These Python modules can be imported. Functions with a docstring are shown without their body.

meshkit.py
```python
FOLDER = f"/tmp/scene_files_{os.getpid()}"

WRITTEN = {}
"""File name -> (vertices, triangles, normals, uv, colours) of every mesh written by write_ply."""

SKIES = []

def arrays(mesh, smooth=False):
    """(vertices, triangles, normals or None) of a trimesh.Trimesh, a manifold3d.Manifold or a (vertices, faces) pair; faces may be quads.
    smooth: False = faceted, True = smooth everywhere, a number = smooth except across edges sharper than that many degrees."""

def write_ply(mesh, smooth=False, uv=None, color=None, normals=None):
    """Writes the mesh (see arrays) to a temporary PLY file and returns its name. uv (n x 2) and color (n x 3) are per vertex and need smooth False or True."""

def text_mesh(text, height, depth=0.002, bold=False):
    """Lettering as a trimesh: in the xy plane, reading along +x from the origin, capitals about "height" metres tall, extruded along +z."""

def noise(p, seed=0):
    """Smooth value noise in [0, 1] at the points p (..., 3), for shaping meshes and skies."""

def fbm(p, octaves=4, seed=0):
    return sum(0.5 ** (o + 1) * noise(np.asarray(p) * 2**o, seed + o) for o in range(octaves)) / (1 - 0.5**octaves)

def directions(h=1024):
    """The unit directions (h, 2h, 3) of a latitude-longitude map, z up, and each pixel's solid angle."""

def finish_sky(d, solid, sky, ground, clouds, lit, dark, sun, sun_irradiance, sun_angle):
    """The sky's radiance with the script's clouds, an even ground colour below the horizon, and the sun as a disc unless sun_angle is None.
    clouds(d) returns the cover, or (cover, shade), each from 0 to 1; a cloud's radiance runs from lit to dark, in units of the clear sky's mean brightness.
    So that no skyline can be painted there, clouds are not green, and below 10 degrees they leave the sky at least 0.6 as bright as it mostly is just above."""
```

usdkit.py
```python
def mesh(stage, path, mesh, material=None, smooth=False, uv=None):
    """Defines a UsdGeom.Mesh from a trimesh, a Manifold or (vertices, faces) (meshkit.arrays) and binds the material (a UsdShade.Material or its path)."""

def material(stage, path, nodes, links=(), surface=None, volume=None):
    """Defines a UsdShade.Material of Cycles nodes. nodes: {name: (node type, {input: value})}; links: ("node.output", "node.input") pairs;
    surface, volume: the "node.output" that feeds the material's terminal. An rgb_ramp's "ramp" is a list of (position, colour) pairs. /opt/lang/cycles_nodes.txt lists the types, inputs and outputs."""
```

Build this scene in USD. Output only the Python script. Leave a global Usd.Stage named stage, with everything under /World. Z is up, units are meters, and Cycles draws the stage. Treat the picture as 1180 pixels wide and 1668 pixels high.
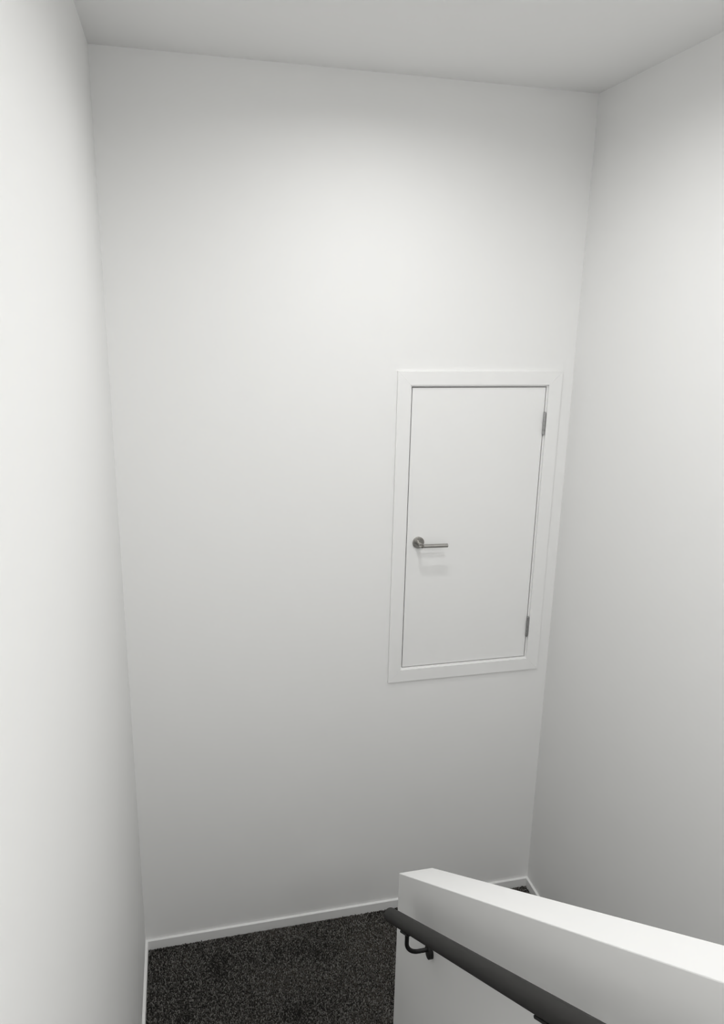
import math
import numpy as np, trimesh, shapely.geometry as sg
import usdkit, meshkit
from pxr import Usd, UsdGeom, UsdLux, Gf, Vt, Sdf, UsdShade

stage = Usd.Stage.CreateInMemory()
UsdGeom.SetStageUpAxis(stage, 'Z')
UsdGeom.SetStageMetersPerUnit(stage, 1.0)
UsdGeom.Xform.Define(stage, '/World')
UsdGeom.Scope.Define(stage, '/World/Looks')

# ------------------------------------------------------------------ camera
IMG_W, IMG_H, F_PX = 1180, 1668, 1223.30
CAM_POS = (0.2533, -3.1146, 2.9969)
RIGHT = (0.97187257, -0.23462746, 0.02033865)
DOWN = (-0.04109989, -0.25400974, -0.96632803)
FWD = (0.23189331, 0.93831179, -0.25650826)
cam = UsdGeom.Camera.Define(stage, '/World/camera')
cam.AddTransformOp().Set(Gf.Matrix4d(*RIGHT, 0, *[-v for v in DOWN], 0, *[-v for v in FWD], 0, *CAM_POS, 1))
cam.CreateHorizontalApertureAttr(36.0)
cam.CreateVerticalApertureAttr(36.0 * IMG_H / IMG_W)
cam.CreateFocalLengthAttr(F_PX * 36.0 / IMG_W)
cam.CreateHorizontalApertureOffsetAttr(2.24 * 36.0 / IMG_W)
cam.CreateVerticalApertureOffsetAttr(-2.24 * 36.0 / IMG_W)
cam.CreateClippingRangeAttr(Gf.Vec2f(0.05, 100.0))
cam.CreateExposureAttr(0.05)

# the stairwell is lit by recessed downlights in its ceiling and an added fill panel
LAMPS = [  # x, y, label, power, depth of the diffuser in its can: recessed downlights over the stairwell
    (1.03, -0.86, 'white recessed round downlight nearest the back wall', 512.0, 0.012),
    (1.10, -1.84, 'white recessed round downlight above the sloping half wall', 640.0, 0.013)]
FILL_PANEL = (1.10, -4.30, 1.2, 0.6, 18.4)   # x, y, width, depth, power of the fill panel added behind the viewer
LAMP_COLOUR = (1.0, 0.997, 0.985)

# ------------------------------------------------------------------ sizes
W, H = 2.0, 3.8851                # stairwell width, ceiling above the landing
LAND = -1.081                     # front edge of the landing
RISE, GOING, STEPS = 0.1793, 0.25, 8
UP_Z = RISE * STEPS               # upper hall floor
UP_Y = LAND - GOING * (STEPS - 1)
LOW_Z = -RISE * STEPS
FRONT = -5.2
VOID_Y = -3.7
HX0, HX1 = 0.9156, 1.0356         # the half wall between the flights
HTOP, SLOPE = 1.170, 0.7172

# ------------------------------------------------------------------ helpers
used = {}


def path_for(name, parent):
    base = parent or '/World'
    k = f'{base}/{name}'
    n = used.get(k, 0)
    used[k] = n + 1
    return k if n == 0 else f'{k}_{n:03d}'


def tag(prim, label=None, cat=None, group=None, kind=None):
    for k, v in (('label', label), ('category', cat), ('group', group), ('kind', kind)):
        if v:
            prim.SetCustomDataByKey(k, v)
    return prim


def obj(name, mesh, mat, parent=None, smooth=False, **kw):
    p = path_for(name, parent)
    m = usdkit.mesh(stage, p, mesh, mat, smooth=smooth)
    m.CreateDoubleSidedAttr(True)
    tag(m.GetPrim(), **kw)
    return p


def empty(name, loc=(0, 0, 0), parent=None, **kw):
    p = path_for(name, parent)
    x = UsdGeom.Xform.Define(stage, p)
    if tuple(loc) != (0, 0, 0):
        x.AddTranslateOp().Set(Gf.Vec3d(*loc))
    tag(x.GetPrim(), **kw)
    return p


def box(x0, x1, y0, y1, z0, z1, c=0.0):
    if c <= 0:
        b = trimesh.creation.box([x1 - x0, y1 - y0, z1 - z0])
        b.apply_translation([(x0 + x1) / 2, (y0 + y1) / 2, (z0 + z1) / 2])
        return b
    P = []
    lo, hi = (x0, y0, z0), (x1, y1, z1)
    for i in range(8):
        for a in range(3):
            q = []
            for k in range(3):
                s = (i >> k) & 1
                e = 0 if k == a else c
                q.append(hi[k] - e if s else lo[k] + e)
            P.append(q)
    return trimesh.convex.convex_hull(np.array(P))


def prism(pts, d0, d1, axis='x', c=0.0, segs=1):
    """A polygon extruded from d0 to d1 along an axis with its long edges chamfered; pts are in the two other axes (yz, xz, xy)."""
    poly = sg.Polygon(pts)
    if not poly.exterior.is_ccw:
        poly = sg.Polygon(list(poly.exterior.coords)[::-1])
    ring = np.array(poly.exterior.coords)[:-1]
    n = len(ring)

    def inset(r):
        if r == 0:
            return ring
        out = []
        for i in range(n):
            a, b, d = ring[i - 1], ring[i], ring[(i + 1) % n]
            e1, e2 = (b - a) / np.linalg.norm(b - a), (d - b) / np.linalg.norm(d - b)
            n1, n2 = np.array([-e1[1], e1[0]]), np.array([-e2[1], e2[0]])
            out.append(b + r * (n1 + n2) / (1 + n1 @ n2))
        return np.array(out)
    if c > 0:
        ang = np.linspace(0, math.pi / 2, segs + 1)
        layers = [(c * (1 - math.sin(t)), c * (1 - math.cos(t))) for t in ang]       # (inset, depth)
        levels = [(i, d0 + d) for i, d in layers] + [(i, d1 - d) for i, d in layers[::-1]]
    else:
        levels = [(0, d0), (0, d1)]
    V, Fc = [], []
    for i, d in levels:
        r = inset(i)
        V.append(np.c_[r, np.full(n, d)])
    for k in range(len(levels) - 1):
        for i in range(n):
            j = (i + 1) % n
            a, b, cc, dd = k * n + i, k * n + j, (k + 1) * n + j, (k + 1) * n + i
            Fc += [[a, b, cc], [a, cc, dd]]
    V = np.vstack(V)
    v2, f2 = trimesh.creation.triangulate_polygon(sg.Polygon(V[:n, :2]), engine='earcut')
    idx = [int(np.argmin(((V[:n, :2] - q) ** 2).sum(1))) for q in v2]
    cap = np.array(idx)[f2]
    Fc = np.array(Fc + cap[:, ::-1].tolist() + (cap + n * (len(levels) - 1)).tolist())
    order = {'x': [2, 0, 1], 'y': [0, 2, 1], 'z': [0, 1, 2]}[axis]
    m = trimesh.Trimesh(V[:, order], Fc, process=True)
    trimesh.repair.fix_normals(m)
    return m


def lathe(profile, segs=48):
    """Profile of (radius, height) revolved about z."""
    m = trimesh.creation.revolve(np.array(profile, float), sections=segs)
    trimesh.repair.fix_normals(m)
    return m


def tube(points, r, seg=20, cap_round=0.0):
    """A round bar along a polyline (parallel-transport frames); ends flat, with a small rounding if asked."""
    P = np.array(points, float)
    if cap_round:
        ex = []
        for end in (0, -1):
            d = P[end] - P[1 if end == 0 else -2]
            ex.append(d / np.linalg.norm(d))
    T = np.gradient(P, axis=0)
    T /= np.linalg.norm(T, axis=1)[:, None]
    rad = np.full(len(P), r)
    if cap_round:
        A = [(math.sin(t) * cap_round, cap_round * (1 - math.cos(t))) for t in np.linspace(0, math.pi / 2, 5)]
        head = [P[0] - ex[0] * (cap_round - a) for a, b in A][::-1]
        tail = [P[-1] - ex[1] * (cap_round - a) for a, b in A]
        hr = [r - b for a, b in A][::-1]
        tr = [r - b for a, b in A]
        P = np.vstack([head, P[1:-1], tail])
        T = np.vstack([[-ex[0]] * 5, T[1:-1], [ex[1]] * 5])
        rad = np.r_[hr, rad[1:-1], tr]
    up = np.array([0, 0, 1.0]) if abs(T[0][2]) < 0.9 else np.array([1.0, 0, 0])
    u = np.cross(T[0], up)
    u /= np.linalg.norm(u)
    V, Fc = [], []
    for i in range(len(P)):
        u = u - T[i] * (u @ T[i])
        u /= np.linalg.norm(u)
        w = np.cross(T[i], u)
        for k in range(seg):
            a = 2 * math.pi * k / seg
            V.append(P[i] + rad[i] * (math.cos(a) * u + math.sin(a) * w))
    for i in range(len(P) - 1):
        for k in range(seg):
            j = (k + 1) % seg
            a, b, c, d = i * seg + k, i * seg + j, (i + 1) * seg + j, (i + 1) * seg + k
            Fc += [[a, b, c], [a, c, d]]
    n = len(V)
    V += [P[0], P[-1]]
    e = (len(P) - 1) * seg
    for k in range(seg):
        j = (k + 1) % seg
        Fc += [[n, j, k], [n + 1, e + k, e + j]]
    m = trimesh.Trimesh(np.array(V), np.array(Fc), process=False)
    trimesh.repair.fix_normals(m)
    return m


# ------------------------------------------------------------------ materials
def look(name, nodes, links=(), surface='p.BSDF'):
    return usdkit.material(stage, f'/World/Looks/{name}', nodes, links, surface=surface)


def paint(name, colour, rough, spec, bump, scale=260.0):
    return look(name, {
        'g': ('geometry', {}), 'n': ('noise_texture', {'scale': scale, 'detail': 3.0, 'roughness': 0.6}),
        'b': ('bump', {'strength': bump, 'distance': 0.001}),
        'p': ('principled_bsdf', {'base_color': colour, 'roughness': rough, 'specular_ior_level': spec})},
        [('g.position', 'n.vector'), ('n.fac', 'b.height'), ('b.normal', 'p.normal')])


M_WALL = paint('wall_paint', (0.90, 0.90, 0.893), 0.62, 0.30, 0.10)
M_CEIL = paint('ceiling_paint', (0.94, 0.94, 0.935), 0.85, 0.15, 0.08)
M_TRIM = paint('trim_enamel', (0.90, 0.90, 0.893), 0.38, 0.45, 0.03, 120.0)
M_DOOR = paint('door_enamel', (0.90, 0.90, 0.893), 0.42, 0.40, 0.03, 140.0)


def carpet_look(name, dark, light):
    return look(name, {
        'g': ('geometry', {}), 'n': ('noise_texture', {'scale': 210.0, 'detail': 3.0, 'roughness': 0.7}),
        'r': ('rgb_ramp', {'ramp': [(0.3, dark), (0.72, light)]}),
        'b': ('bump', {'strength': 0.8, 'distance': 0.004}),
        'p': ('principled_bsdf', {'roughness': 0.95, 'specular_ior_level': 0.1, 'sheen_weight': 0.1})},
        [('g.position', 'n.vector'), ('n.fac', 'r.fac'), ('r.color', 'p.base_color'), ('n.fac', 'b.height'), ('b.normal', 'p.normal')])


M_CARPET = carpet_look('carpet_charcoal', (0.012, 0.0115, 0.0105), (0.13, 0.126, 0.118))
YARN = [look(f'carpet_yarn_{n}', {'p': ('principled_bsdf', {'base_color': c, 'roughness': 0.9, 'specular_ior_level': 0.15})})
        for n, c in (('black', (0.022, 0.021, 0.019)), ('charcoal', (0.10, 0.096, 0.089)), ('grey', (0.24, 0.233, 0.218)), ('brown', (0.065, 0.056, 0.048)))]
M_STEEL = look('brushed_stainless', {
    'g': ('geometry', {}), 'm': ('mapping', {'scale': (30.0, 900.0, 900.0)}), 'n': ('noise_texture', {'scale': 1.0, 'detail': 2.0}),
    'r': ('map_range', {'to_min': 0.24, 'to_max': 0.38}),
    'p': ('principled_bsdf', {'base_color': (0.44, 0.43, 0.41), 'metallic': 1.0})},
    [('g.position', 'm.vector'), ('m.vector', 'n.vector'), ('n.fac', 'r.value'), ('r.result', 'p.roughness')])
M_HINGE = look('satin_hinge_steel', {'p': ('principled_bsdf', {'base_color': (0.42, 0.42, 0.42), 'metallic': 1.0, 'roughness': 0.36})})
M_BLACK = look('black_powder_coat', {
    'g': ('geometry', {}), 'n': ('noise_texture', {'scale': 700.0, 'detail': 2.0}), 'b': ('bump', {'strength': 0.12, 'distance': 0.0005}),
    'p': ('principled_bsdf', {'base_color': (0.042, 0.041, 0.0397), 'roughness': 0.6, 'specular_ior_level': 0.08})},
    [('g.position', 'n.vector'), ('n.fac', 'b.height'), ('b.normal', 'p.normal')])
M_BRACKET = look('black_bracket_steel', {'p': ('principled_bsdf', {'base_color': (0.007, 0.0068, 0.0066), 'roughness': 0.45, 'specular_ior_level': 0.3})})
M_LENS = look('opal_diffuser', {'p': ('principled_bsdf', {'base_color': (0.85, 0.85, 0.84), 'roughness': 0.5})})
M_BAFFLE = look('downlight_baffle', {'p': ('principled_bsdf', {'base_color': (0.90, 0.90, 0.87), 'roughness': 0.7})})
M_DARK = look('cupboard_lining', {'p': ('principled_bsdf', {'base_color': (0.25, 0.245, 0.235), 'roughness': 0.9})})

# ------------------------------------------------------------------ the shell
T = 0.12
DX0, DX1, DZ0, DZ1 = 1.2385, 1.8740, 1.3625, 2.6875       # clear opening between the jambs
J = 0.018                                                 # jamb thickness
back = sg.box(-T, LOW_Z - 0.2, W + T, H + 0.25).difference(sg.box(DX0 - J, DZ0 - J, DX1 + J, DZ1 + J))
bm = trimesh.creation.extrude_polygon(back, T, engine='earcut')       # x, z -> turn upright
bm.apply_transform(np.array([[1, 0, 0, 0], [0, 0, 1, 0], [0, 1, 0, 0], [0, 0, 0, 1.0]]))
trimesh.repair.fix_normals(bm)
obj('wall_back', bm, M_WALL, label='tall white painted wall facing the stairs, with the small door in it', cat='wall', kind='structure')
obj('wall_left', box(-T, 0, FRONT - T, 0, LOW_Z - 0.2, H + 0.25), M_WALL, label='bright white painted wall along the left side of the stairwell', cat='wall', kind='structure')
obj('wall_right', box(W, W + T, FRONT - T, 0, LOW_Z - 0.2, H + 0.25), M_WALL, label='white painted wall along the right side, beyond the half wall', cat='wall', kind='structure')
obj('wall_front', box(-T, W + T, FRONT - T, FRONT, LOW_Z - 0.2, H + 0.25), M_WALL, label='white painted wall closing the hall behind the viewer', cat='wall', kind='structure')
ceil = sg.box(0, FRONT, W, 0)
for lx, ly, *_ in LAMPS:
    ceil = ceil.difference(sg.Point(lx, ly).buffer(0.050, 32))
cm = trimesh.creation.extrude_polygon(ceil, 0.02, engine='earcut')
cm.apply_translation([0, 0, H])
obj('ceiling', cm, M_CEIL, label='flat white painted ceiling above the stairwell', cat='ceiling', kind='structure')
obj('attic_slab', box(0, W, FRONT, 0, H + 0.10, H + 0.25), M_CEIL, label='slab above the ceiling lining', cat='ceiling', kind='structure')

# floors
obj('floor', box(0, W, LAND, 0, -0.20, -0.006), M_CARPET, label='landing floor under the dark carpet at the foot of the back wall', cat='floor', kind='structure')
obj('floor', box(0, W, FRONT, VOID_Y, UP_Z - 0.22, UP_Z), M_CARPET, label='carpeted upper hall floor at the rear of the hall', cat='floor', kind='structure')
obj('floor', box(0, HX0, VOID_Y, UP_Y - GOING, UP_Z - 0.22, UP_Z), M_CARPET, label='carpeted upper hall floor at the top of the stairs', cat='floor', kind='structure')
obj('floor', box(HX1, W, FRONT, UP_Y, LOW_Z - 0.2, LOW_Z), M_CARPET, label='carpeted lower hall floor at the foot of the lower flight', cat='floor', kind='structure')

# flights: each step is a carpeted block of its own
up = empty('stair_flight', (0, 0, 0), label='dark carpeted flight climbing between the left wall and the half wall', cat='stairs', kind='structure')
for i in range(STEPS):
    y1 = LAND - GOING * i
    z = RISE * (i + 1)
    obj('step', box(0.014, HX0 - 0.002, y1 - GOING, y1, z - RISE - (0.16 if i else 0.0), z, 0.012), M_CARPET, up)
down = empty('stair_flight', (0, 0, 0), label='dark carpeted flight going down between the half wall and the right wall', cat='stairs', kind='structure')
for i in range(STEPS - 1):
    y1 = LAND - GOING * i
    z = -RISE * (i + 1)
    obj('step', box(HX1 + 0.002, W - 0.014, y1 - GOING, y1, z - RISE - 0.16 if i < STEPS - 2 else LOW_Z, z, 0.012), M_CARPET, down)

# the half wall between the flights: its top falls with the stairs and levels off on the upper floor
yl = UP_Y - 0.02
zl = HTOP + SLOPE * (LAND - yl)
prof = [(LAND, LOW_Z - 0.05), (LAND, HTOP), (yl, zl), (VOID_Y, zl), (VOID_Y, LOW_Z - 0.05)]
hw = prism(prof, HX0, HX1, 'x', 0.0022, 2)
obj('half_wall', hw, M_WALL, label='low white plastered wall between the flights, its top sloping down to a square end', cat='half wall', kind='structure')
obj('half_wall', prism([(HX1, UP_Z - 0.22), (HX1, zl), (W, zl), (W, UP_Z - 0.22)], VOID_Y - 0.12, VOID_Y, 'y', 0.002),
    M_WALL, label='level white guard wall across the upper hall behind the viewer', cat='half wall', kind='structure')

# ------------------------------------------------------------------ baseboards
BH, BT = 0.0466, 0.0122


def board(p, q, inward):
    """A straight skirting along p-q (floor points): square section with an eased top edge, mitred ends at the room's inner corners."""
    p, q, n = np.array(p, float), np.array(q, float), np.array(inward, float)
    d = (q - p) / np.linalg.norm(q - p)
    c = 0.0016
    sec = [(0, -0.010), (BT, -0.010), (BT, BH - c), (BT - c, BH), (0, BH)]
    A = [np.r_[p + n * o + d * o * (1 if True else 0), z] for o, z in sec]
    B = [np.r_[q + n * o - d * o, z] for o, z in sec]
    return trimesh.convex.convex_hull(np.array(A + B))


obj('baseboard_back', board((0, 0), (W, 0), (0, -1)), M_TRIM, label='thin white baseboard along the foot of the back wall', cat='baseboard', kind='structure')
obj('baseboard_left', board((0, LAND + 0.0), (0, 0), (1, 0)), M_TRIM, label='thin white baseboard along the foot of the left wall', cat='baseboard', kind='structure')
obj('baseboard_right', board((W, LAND), (W, 0), (-1, 0)), M_TRIM, label='thin white baseboard at the foot of the right wall, by the far corner', cat='baseboard', kind='structure')


def stringer(y0, z0, y1, z1, x0, x1, label):
    h = 0.10
    obj('trim_1' if x0 < 0.5 else 'trim_2', prism([(y0, z0 - 0.30), (y0, z0 + h), (y1, z1 + h), (y1, z1 - 0.30)], x0, x1, 'x', 0.001),
        M_TRIM, label=label, cat='trim', kind='structure')


stringer(LAND, RISE * 0.55, UP_Y, UP_Z - RISE * 0.45, 0, BT, 'white sloping skirting beside the climbing flight on the left wall')
stringer(LAND, 0.0, UP_Y, LOW_Z + RISE, W - BT, W, 'white sloping skirting beside the descending flight on the right wall')

# ------------------------------------------------------------------ carpet pile on the landing (uncountable tufts)
rng = np.random.default_rng(7)
STEP = 0.0042
gx, gy = np.meshgrid(np.arange(BT + 0.003, W - BT - 0.002, STEP), np.arange(LAND + 0.002, -BT - 0.002, STEP))
pos = np.c_[gx.ravel(), gy.ravel()] + rng.uniform(-0.5, 0.5, (gx.size, 2)) * STEP
pos[:, 0] = np.clip(pos[:, 0], BT + 0.0015, W - BT - 0.0015)
pos[:, 1] = np.minimum(pos[:, 1], -BT - 0.0015)
n = len(pos)
pile = UsdGeom.PointInstancer.Define(stage, '/World/carpet_pile')
tag(pile.GetPrim(), 'dark charcoal flecked cut pile carpet covering the landing', 'carpet', kind='stuff')
protos = []
for k, mat in enumerate(YARN):
    t = trimesh.creation.icosphere(1, 1.0)
    v = t.vertices.copy()
    v += 0.35 * (meshkit.noise(v * 1.7 + 11 * k, k)[:, None] - 0.5) * v
    t = trimesh.Trimesh(v * [0.0023, 0.0023, 0.0053], t.faces)
    p = f'/World/carpet_pile/tuft_{k}' if k else '/World/carpet_pile/tuft'
    p = f'/World/carpet_pile/tuft{"" if k == 0 else f"_{k:03d}"}'
    usdkit.mesh(stage, p, t, mat, smooth=True)
    protos.append(p)
pile.CreatePrototypesRel().SetTargets(protos)
clump = meshkit.fbm(np.c_[pos * 6.0, np.zeros(n)], 3, 3)
pick = rng.random(n) + 0.75 * (clump - 0.5)
ids = np.select([pick < 0.30, pick < 0.68, pick < 0.88], [0, 1, 2], 3)
z = -0.004 + rng.uniform(-0.0022, 0.0022, n)
pile.CreatePositionsAttr(Vt.Vec3fArray.FromNumpy(np.c_[pos, z].astype(np.float32)))
pile.CreateProtoIndicesAttr(Vt.IntArray.FromNumpy(ids.astype(np.int32)))
tilt = rng.normal(0, 0.28, (n, 2))
spin = rng.uniform(0, 2 * math.pi, n)
q = np.c_[np.cos(spin / 2), tilt[:, 0] / 2, tilt[:, 1] / 2, np.sin(spin / 2)]
q /= np.linalg.norm(q, axis=1)[:, None]
pile.CreateOrientationsAttr(Vt.QuathArray([Gf.Quath(float(a), float(b), float(c), float(d)) for a, b, c, d in q]))
s = rng.uniform(0.75, 1.25, n)
pile.CreateScalesAttr(Vt.Vec3fArray.FromNumpy(np.c_[s, s, rng.uniform(0.8, 1.2, n)].astype(np.float32)))

# ------------------------------------------------------------------ the small door high in the back wall
door = empty('door_1', (0, 0, 0), label='small white access door with a steel lever handle, set high in the back wall', cat='door', kind='structure')
AX0, AX1, AZ0, AZ1 = 1.1721, 1.9424, 1.2956, 2.7543       # architrave, outside
IX0, IX1, IZ0, IZ1 = 1.2320, 1.8805, 1.3561, 2.6946       # architrave, inside
AT, e = 0.0105, 0.00004                                   # thickness, half of the mitre joint


def casing(a, b, c, d):
    obj('architrave', prism([a, b, c, d], -AT, 0.0, 'y', 0.0005), M_TRIM, door)


casing((AX0 + e, AZ1), (AX1 - e, AZ1), (IX1 - e, IZ1), (IX0 + e, IZ1))
casing((AX0 + e, AZ0), (AX1 - e, AZ0), (IX1 - e, IZ0), (IX0 + e, IZ0))
casing((AX0, AZ0 + e), (AX0, AZ1 - e), (IX0, IZ1 - e), (IX0, IZ0 + e))
casing((AX1, AZ0 + e), (AX1, AZ1 - e), (IX1, IZ1 - e), (IX1, IZ0 + e))
JD = 0.10
obj('jamb', box(DX0 - J, DX0, 0, JD, DZ0 - J, DZ1 + J), M_TRIM, door)
obj('jamb', box(DX1, DX1 + J, 0, JD, DZ0 - J, DZ1 + J), M_TRIM, door)
obj('jamb', box(DX0, DX1, 0, JD, DZ1, DZ1 + J), M_TRIM, door)
obj('jamb', box(DX0, DX1, 0, JD, DZ0 - J, DZ0), M_TRIM, door)
LX0, LX1, LZ0, LZ1, LY = DX0 + 0.0040, DX1 - 0.0030, DZ0 + 0.0034, DZ1 - 0.0040, 0.0015
stop = 0.012
ring = sg.box(DX0, DZ0, DX1, DZ1).difference(sg.box(DX0 + stop, DZ0 + stop, DX1 - stop, DZ1 - stop))
sm = trimesh.creation.extrude_polygon(ring, 0.02, engine='earcut')
sm.apply_transform(np.array([[1, 0, 0, 0], [0, 0, 1, LY + 0.038], [0, 1, 0, 0], [0, 0, 0, 1.0]]))
trimesh.repair.fix_normals(sm)
obj('door_stop', sm, M_TRIM, door)
obj('door_leaf', box(LX0, LX1, LY, LY + 0.036, LZ0, LZ1, 0.0014), M_DOOR, door)

# lever handle: round rose, neck and a mitred round bar
HXC, HZC = 1.2965, 1.9840
handle = empty('handle', (0, 0, 0), door, label='brushed stainless lever handle on a round rose')
to_wall = np.array([[1, 0, 0, HXC], [0, 0, -1, LY], [0, 1, 0, HZC], [0, 0, 0, 1.0]])       # local z points out of the door
rose = lathe([(0, 0), (0.0268, 0), (0.0272, 0.001), (0.0272, 0.0068), (0.0266, 0.0080), (0.0255, 0.0086), (0.0135, 0.0088), (0.0133, 0.0080), (0, 0.0080)], 64)
rose.apply_transform(to_wall)
obj('rose', rose, M_STEEL, handle, smooth=30)
collar = lathe([(0, 0.0080), (0.0128, 0.0080), (0.0128, 0.0125), (0.0122, 0.0132), (0, 0.0132)], 48)
collar.apply_transform(to_wall)
obj('collar', collar, M_STEEL, handle, smooth=30)
R_BAR, Y_BAR = 0.0089, LY - 0.0590


def mitred_bar(r, seg=40):
    """Neck and grip of one bent round bar: the two meet in a sharp mitre."""
    rows = []
    ang = np.linspace(0, 2 * math.pi, seg, endpoint=False)
    c, s_ = np.cos(ang) * r, np.sin(ang) * r
    x_end = 1.4183
    rows.append(np.c_[HXC - 0.001 + c, np.full(seg, LY - 0.012), HZC - 0.0005 + s_])
    rows.append(np.c_[HXC - 0.001 + c, Y_BAR - c, HZC - 0.0005 + s_])                # mitre plane
    for d, k in ((0.0012, 1.0), (0.0004, 0.975), (0.0, 0.90)):
        rows.append(np.c_[np.full(seg, x_end - d), Y_BAR - c * k, HZC - 0.0005 + s_ * k])
    V = np.vstack(rows + [[[HXC, LY - 0.012, HZC]], [[x_end, Y_BAR, HZC - 0.0005]]])
    Fc, m = [], len(rows)
    for i in range(m - 1):
        for k in range(seg):
            j = (k + 1) % seg
            a, b, cc, d = i * seg + k, i * seg + j, (i + 1) * seg + j, (i + 1) * seg + k
            Fc += [[a, b, cc], [a, cc, d]]
    for k in range(seg):
        j = (k + 1) % seg
        Fc += [[m * seg, j, k], [m * seg + 1, (m - 1) * seg + k, (m - 1) * seg + j]]
    t = trimesh.Trimesh(V, np.array(Fc), process=False)
    trimesh.repair.fix_normals(t)
    return t


bar = mitred_bar(R_BAR)
bar.apply_transform(trimesh.transformations.rotation_matrix(math.radians(1.2), [0, 1, 0], [HXC, 0, HZC]))      # the grip sags a little
obj('lever', bar, M_STEEL, handle, smooth=32)

# butt hinges on the right: five knuckles on a pin, plates let into leaf and jamb
for z0 in (1.4745, 2.4700):
    hg = empty('hinge', (0, 0, 0), door, label='satin steel butt hinge')
    hx, hy, hr, hh = DX1 - 0.0012, -0.0052, 0.0064, 0.1010
    kn = hh / 5
    for k in range(5):
        c0 = lathe([(0, 0.0004), (hr - 0.0008, 0.0004), (hr, 0.0012), (hr, kn - 0.0012), (hr - 0.0008, kn - 0.0004), (0, kn - 0.0004)], 20)
        c0.apply_translation([hx, hy, z0 + k * kn])
        obj('knuckle', c0, M_HINGE, hg, smooth=30)
    pin = lathe([(0, -0.003), (0.0035, -0.003), (0.0042, -0.001), (0.0042, hh + 0.001), (0.0035, hh + 0.003), (0, hh + 0.003)], 16)
    pin.apply_translation([hx, hy, z0])
    obj('pin', pin, M_HINGE, hg, smooth=30)
    obj('plate', box(LX1 + 0.0002, LX1 + 0.0014, hy, 0.030, z0, z0 + hh), M_HINGE, hg)
    obj('plate', box(DX1 - 0.0013, DX1 - 0.0001, hy, 0.030, z0, z0 + hh), M_HINGE, hg)

# dark cupboard behind the door
cup = trimesh.util.concatenate([box(DX0 - J, DX1 + J, 0.60, 0.62, DZ0 - J, DZ1 + J),
                                box(DX0 - J - 0.02, DX0 - J, T, 0.62, DZ0 - J, DZ1 + J), box(DX1 + J, DX1 + J + 0.02, T, 0.62, DZ0 - J, DZ1 + J),
                                box(DX0 - J, DX1 + J, T, 0.62, DZ0 - J - 0.02, DZ0 - J), box(DX0 - J, DX1 + J, T, 0.62, DZ1 + J, DZ1 + J + 0.02)])
obj('cupboard_lining', cup, M_DARK, label='lining of the cupboard closed off by the small door', cat='cupboard', kind='structure')

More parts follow.
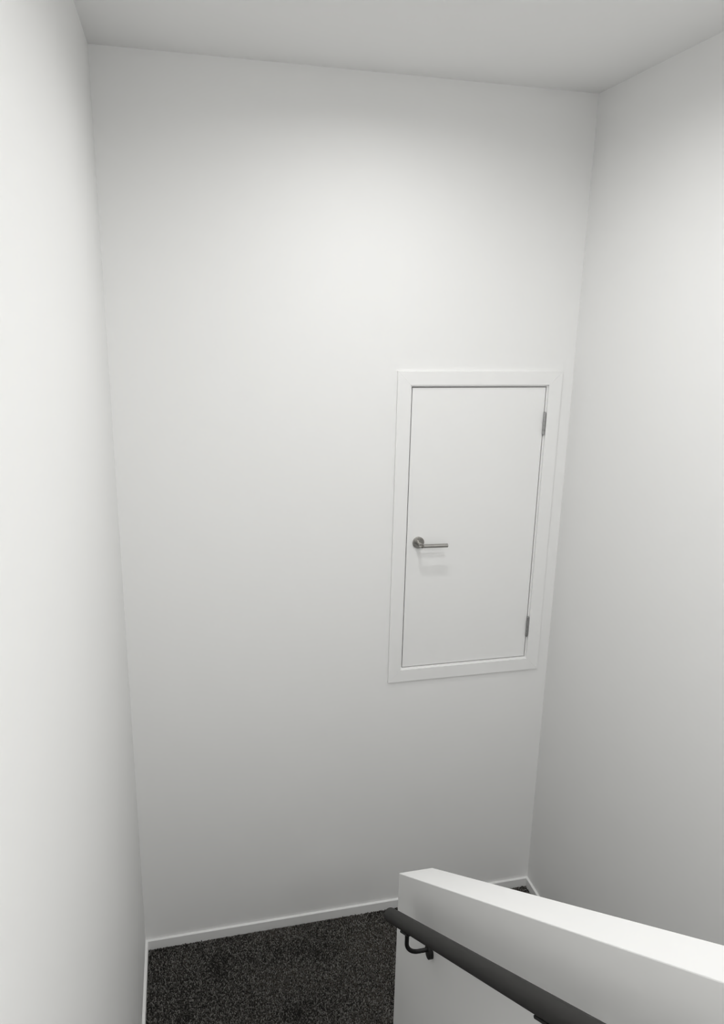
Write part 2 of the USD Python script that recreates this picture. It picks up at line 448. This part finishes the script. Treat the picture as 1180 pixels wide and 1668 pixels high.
# ------------------------------------------------------------------ handrail on the half wall
RX, RZ, RS, RR = 0.838, 1.0645, 0.70873, 0.0213           # axis: z = RZ + RS * (-1.1 - y)
rail_z = lambda y: RZ + RS * (-1.1 - y)
hr = empty('handrail', (0, 0, 0), label='round black handrail running down the left face of the half wall', cat='handrail')
ya, yb = -1.248, -2.86
obj('rail', tube([(RX, ya, rail_z(ya)), (RX, (ya + yb) / 2, rail_z((ya + yb) / 2)), (RX, yb, rail_z(yb))], RR, 40, 0.005), M_BLACK, hr, smooth=40)
dirv = np.array([0, -1, RS]) / math.hypot(1, RS)
nrm = np.array([0, RS, 1.0]) / math.hypot(1, RS)
for yk in (-1.405, -2.178, -2.70):
    bk = empty('bracket', (0, 0, 0), hr)
    c = np.array([RX, yk, rail_z(yk)])
    # saddle plate under the rail
    sp = box(-0.012, 0.012, -0.038, 0.038, -0.003, 0.003, 0.001)
    M = np.eye(4)
    M[:3, 0], M[:3, 1], M[:3, 2] = [1, 0, 0], dirv, np.cross([1, 0, 0], dirv)
    M[:3, 3] = c - nrm * (RR + 0.0015)
    sp.apply_transform(M)
    obj('saddle_plate', sp, M_BRACKET, bk)
    # bent rod: straight down from the saddle, a quarter bend, then level into the wall
    top, low, rb = c - nrm * (RR + 0.001), rail_z(yk) - 0.092, 0.036
    pts = [top, (RX, top[1], low + rb + 0.004)]
    pts += [(RX + rb * (1 - math.cos(t)), top[1], low + rb - rb * math.sin(t)) for t in np.linspace(0, math.pi / 2, 12)]
    pts += [(HX0 - 0.006, top[1], low)]
    obj('rod', tube(pts, 0.0062, 18), M_BRACKET, bk, smooth=40)
    pl = lathe([(0, 0), (0.0195, 0), (0.0195, 0.0125), (0.0180, 0.0140), (0, 0.0140)], 40)
    pl.apply_transform(np.array([[0, 0, -1, HX0], [0, 1, 0, top[1]], [1, 0, 0, low - 0.010], [0, 0, 0, 1.0]]))
    obj('wall_plate', pl, M_BRACKET, bk, smooth=30)

# ------------------------------------------------------------------ recessed downlights
def disk_light(parent, loc, radius, power):
    lamp = UsdLux.DiskLight.Define(stage, parent + '/lamp')
    lamp.AddTranslateOp().Set(Gf.Vec3d(*loc))
    lamp.CreateRadiusAttr(radius)
    lamp.CreateIntensityAttr(power)
    lamp.CreateColorAttr(Gf.Vec3f(*LAMP_COLOUR))


for lx, ly, text, power, d in LAMPS:
    dl = empty('downlight', (lx, ly, H), label=text, cat='light')
    trim = lathe([(0.0455, 0.010), (0.0455, -0.0015), (0.0470, -0.003), (0.0550, -0.003), (0.0575, -0.0008), (0.0575, 0.0), (0.0490, 0.0), (0.0490, 0.010), (0.0455, 0.010)], 64)
    obj('trim_ring', trim, M_TRIM, dl, smooth=30)
    can = lathe([(0.0490, 0.004), (0.0490, d + 0.010), (0, d + 0.010), (0, d + 0.008), (0.0470, d + 0.008), (0.0455, 0.004), (0.0490, 0.004)], 48)
    obj('can', can, M_BAFFLE, dl, smooth=30)
    lens = lathe([(0, d), (0.0462, d), (0.0462, d + 0.002), (0, d + 0.002), (0, d)], 64)
    obj('diffuser', lens, M_LENS, dl, label='round diffuser of the lamp')
    disk_light(dl, (0, 0, d - 0.001), 0.0445, power)

px, py, pw, pd, power = FILL_PANEL  # added fill light, out of view, to raise the ambient level in the stairwell
pl = empty('added_fill_panel', (px, py, H), label='large white fill light added on the upper hall ceiling behind the viewer', cat='light')
fw = 0.018
for x0, x1, y0, y1 in ((-pw / 2 - fw, pw / 2 + fw, -pd / 2 - fw, -pd / 2), (-pw / 2 - fw, pw / 2 + fw, pd / 2, pd / 2 + fw),
                       (-pw / 2 - fw, -pw / 2, -pd / 2, pd / 2), (pw / 2, pw / 2 + fw, -pd / 2, pd / 2)):
    obj('frame', box(x0, x1, y0, y1, -0.022, 0.0, 0.001), M_TRIM, pl)
obj('diffuser', box(-pw / 2, pw / 2, -pd / 2, pd / 2, -0.016, -0.004), M_LENS, pl, label='opal diffuser of the added fill panel')
lamp = UsdLux.RectLight.Define(stage, pl + '/lamp')
lamp.AddTranslateOp().Set(Gf.Vec3d(0, 0, -0.018))
lamp.CreateWidthAttr(pw)
lamp.CreateHeightAttr(pd)
lamp.CreateIntensityAttr(power)
lamp.CreateColorAttr(Gf.Vec3f(*LAMP_COLOUR))
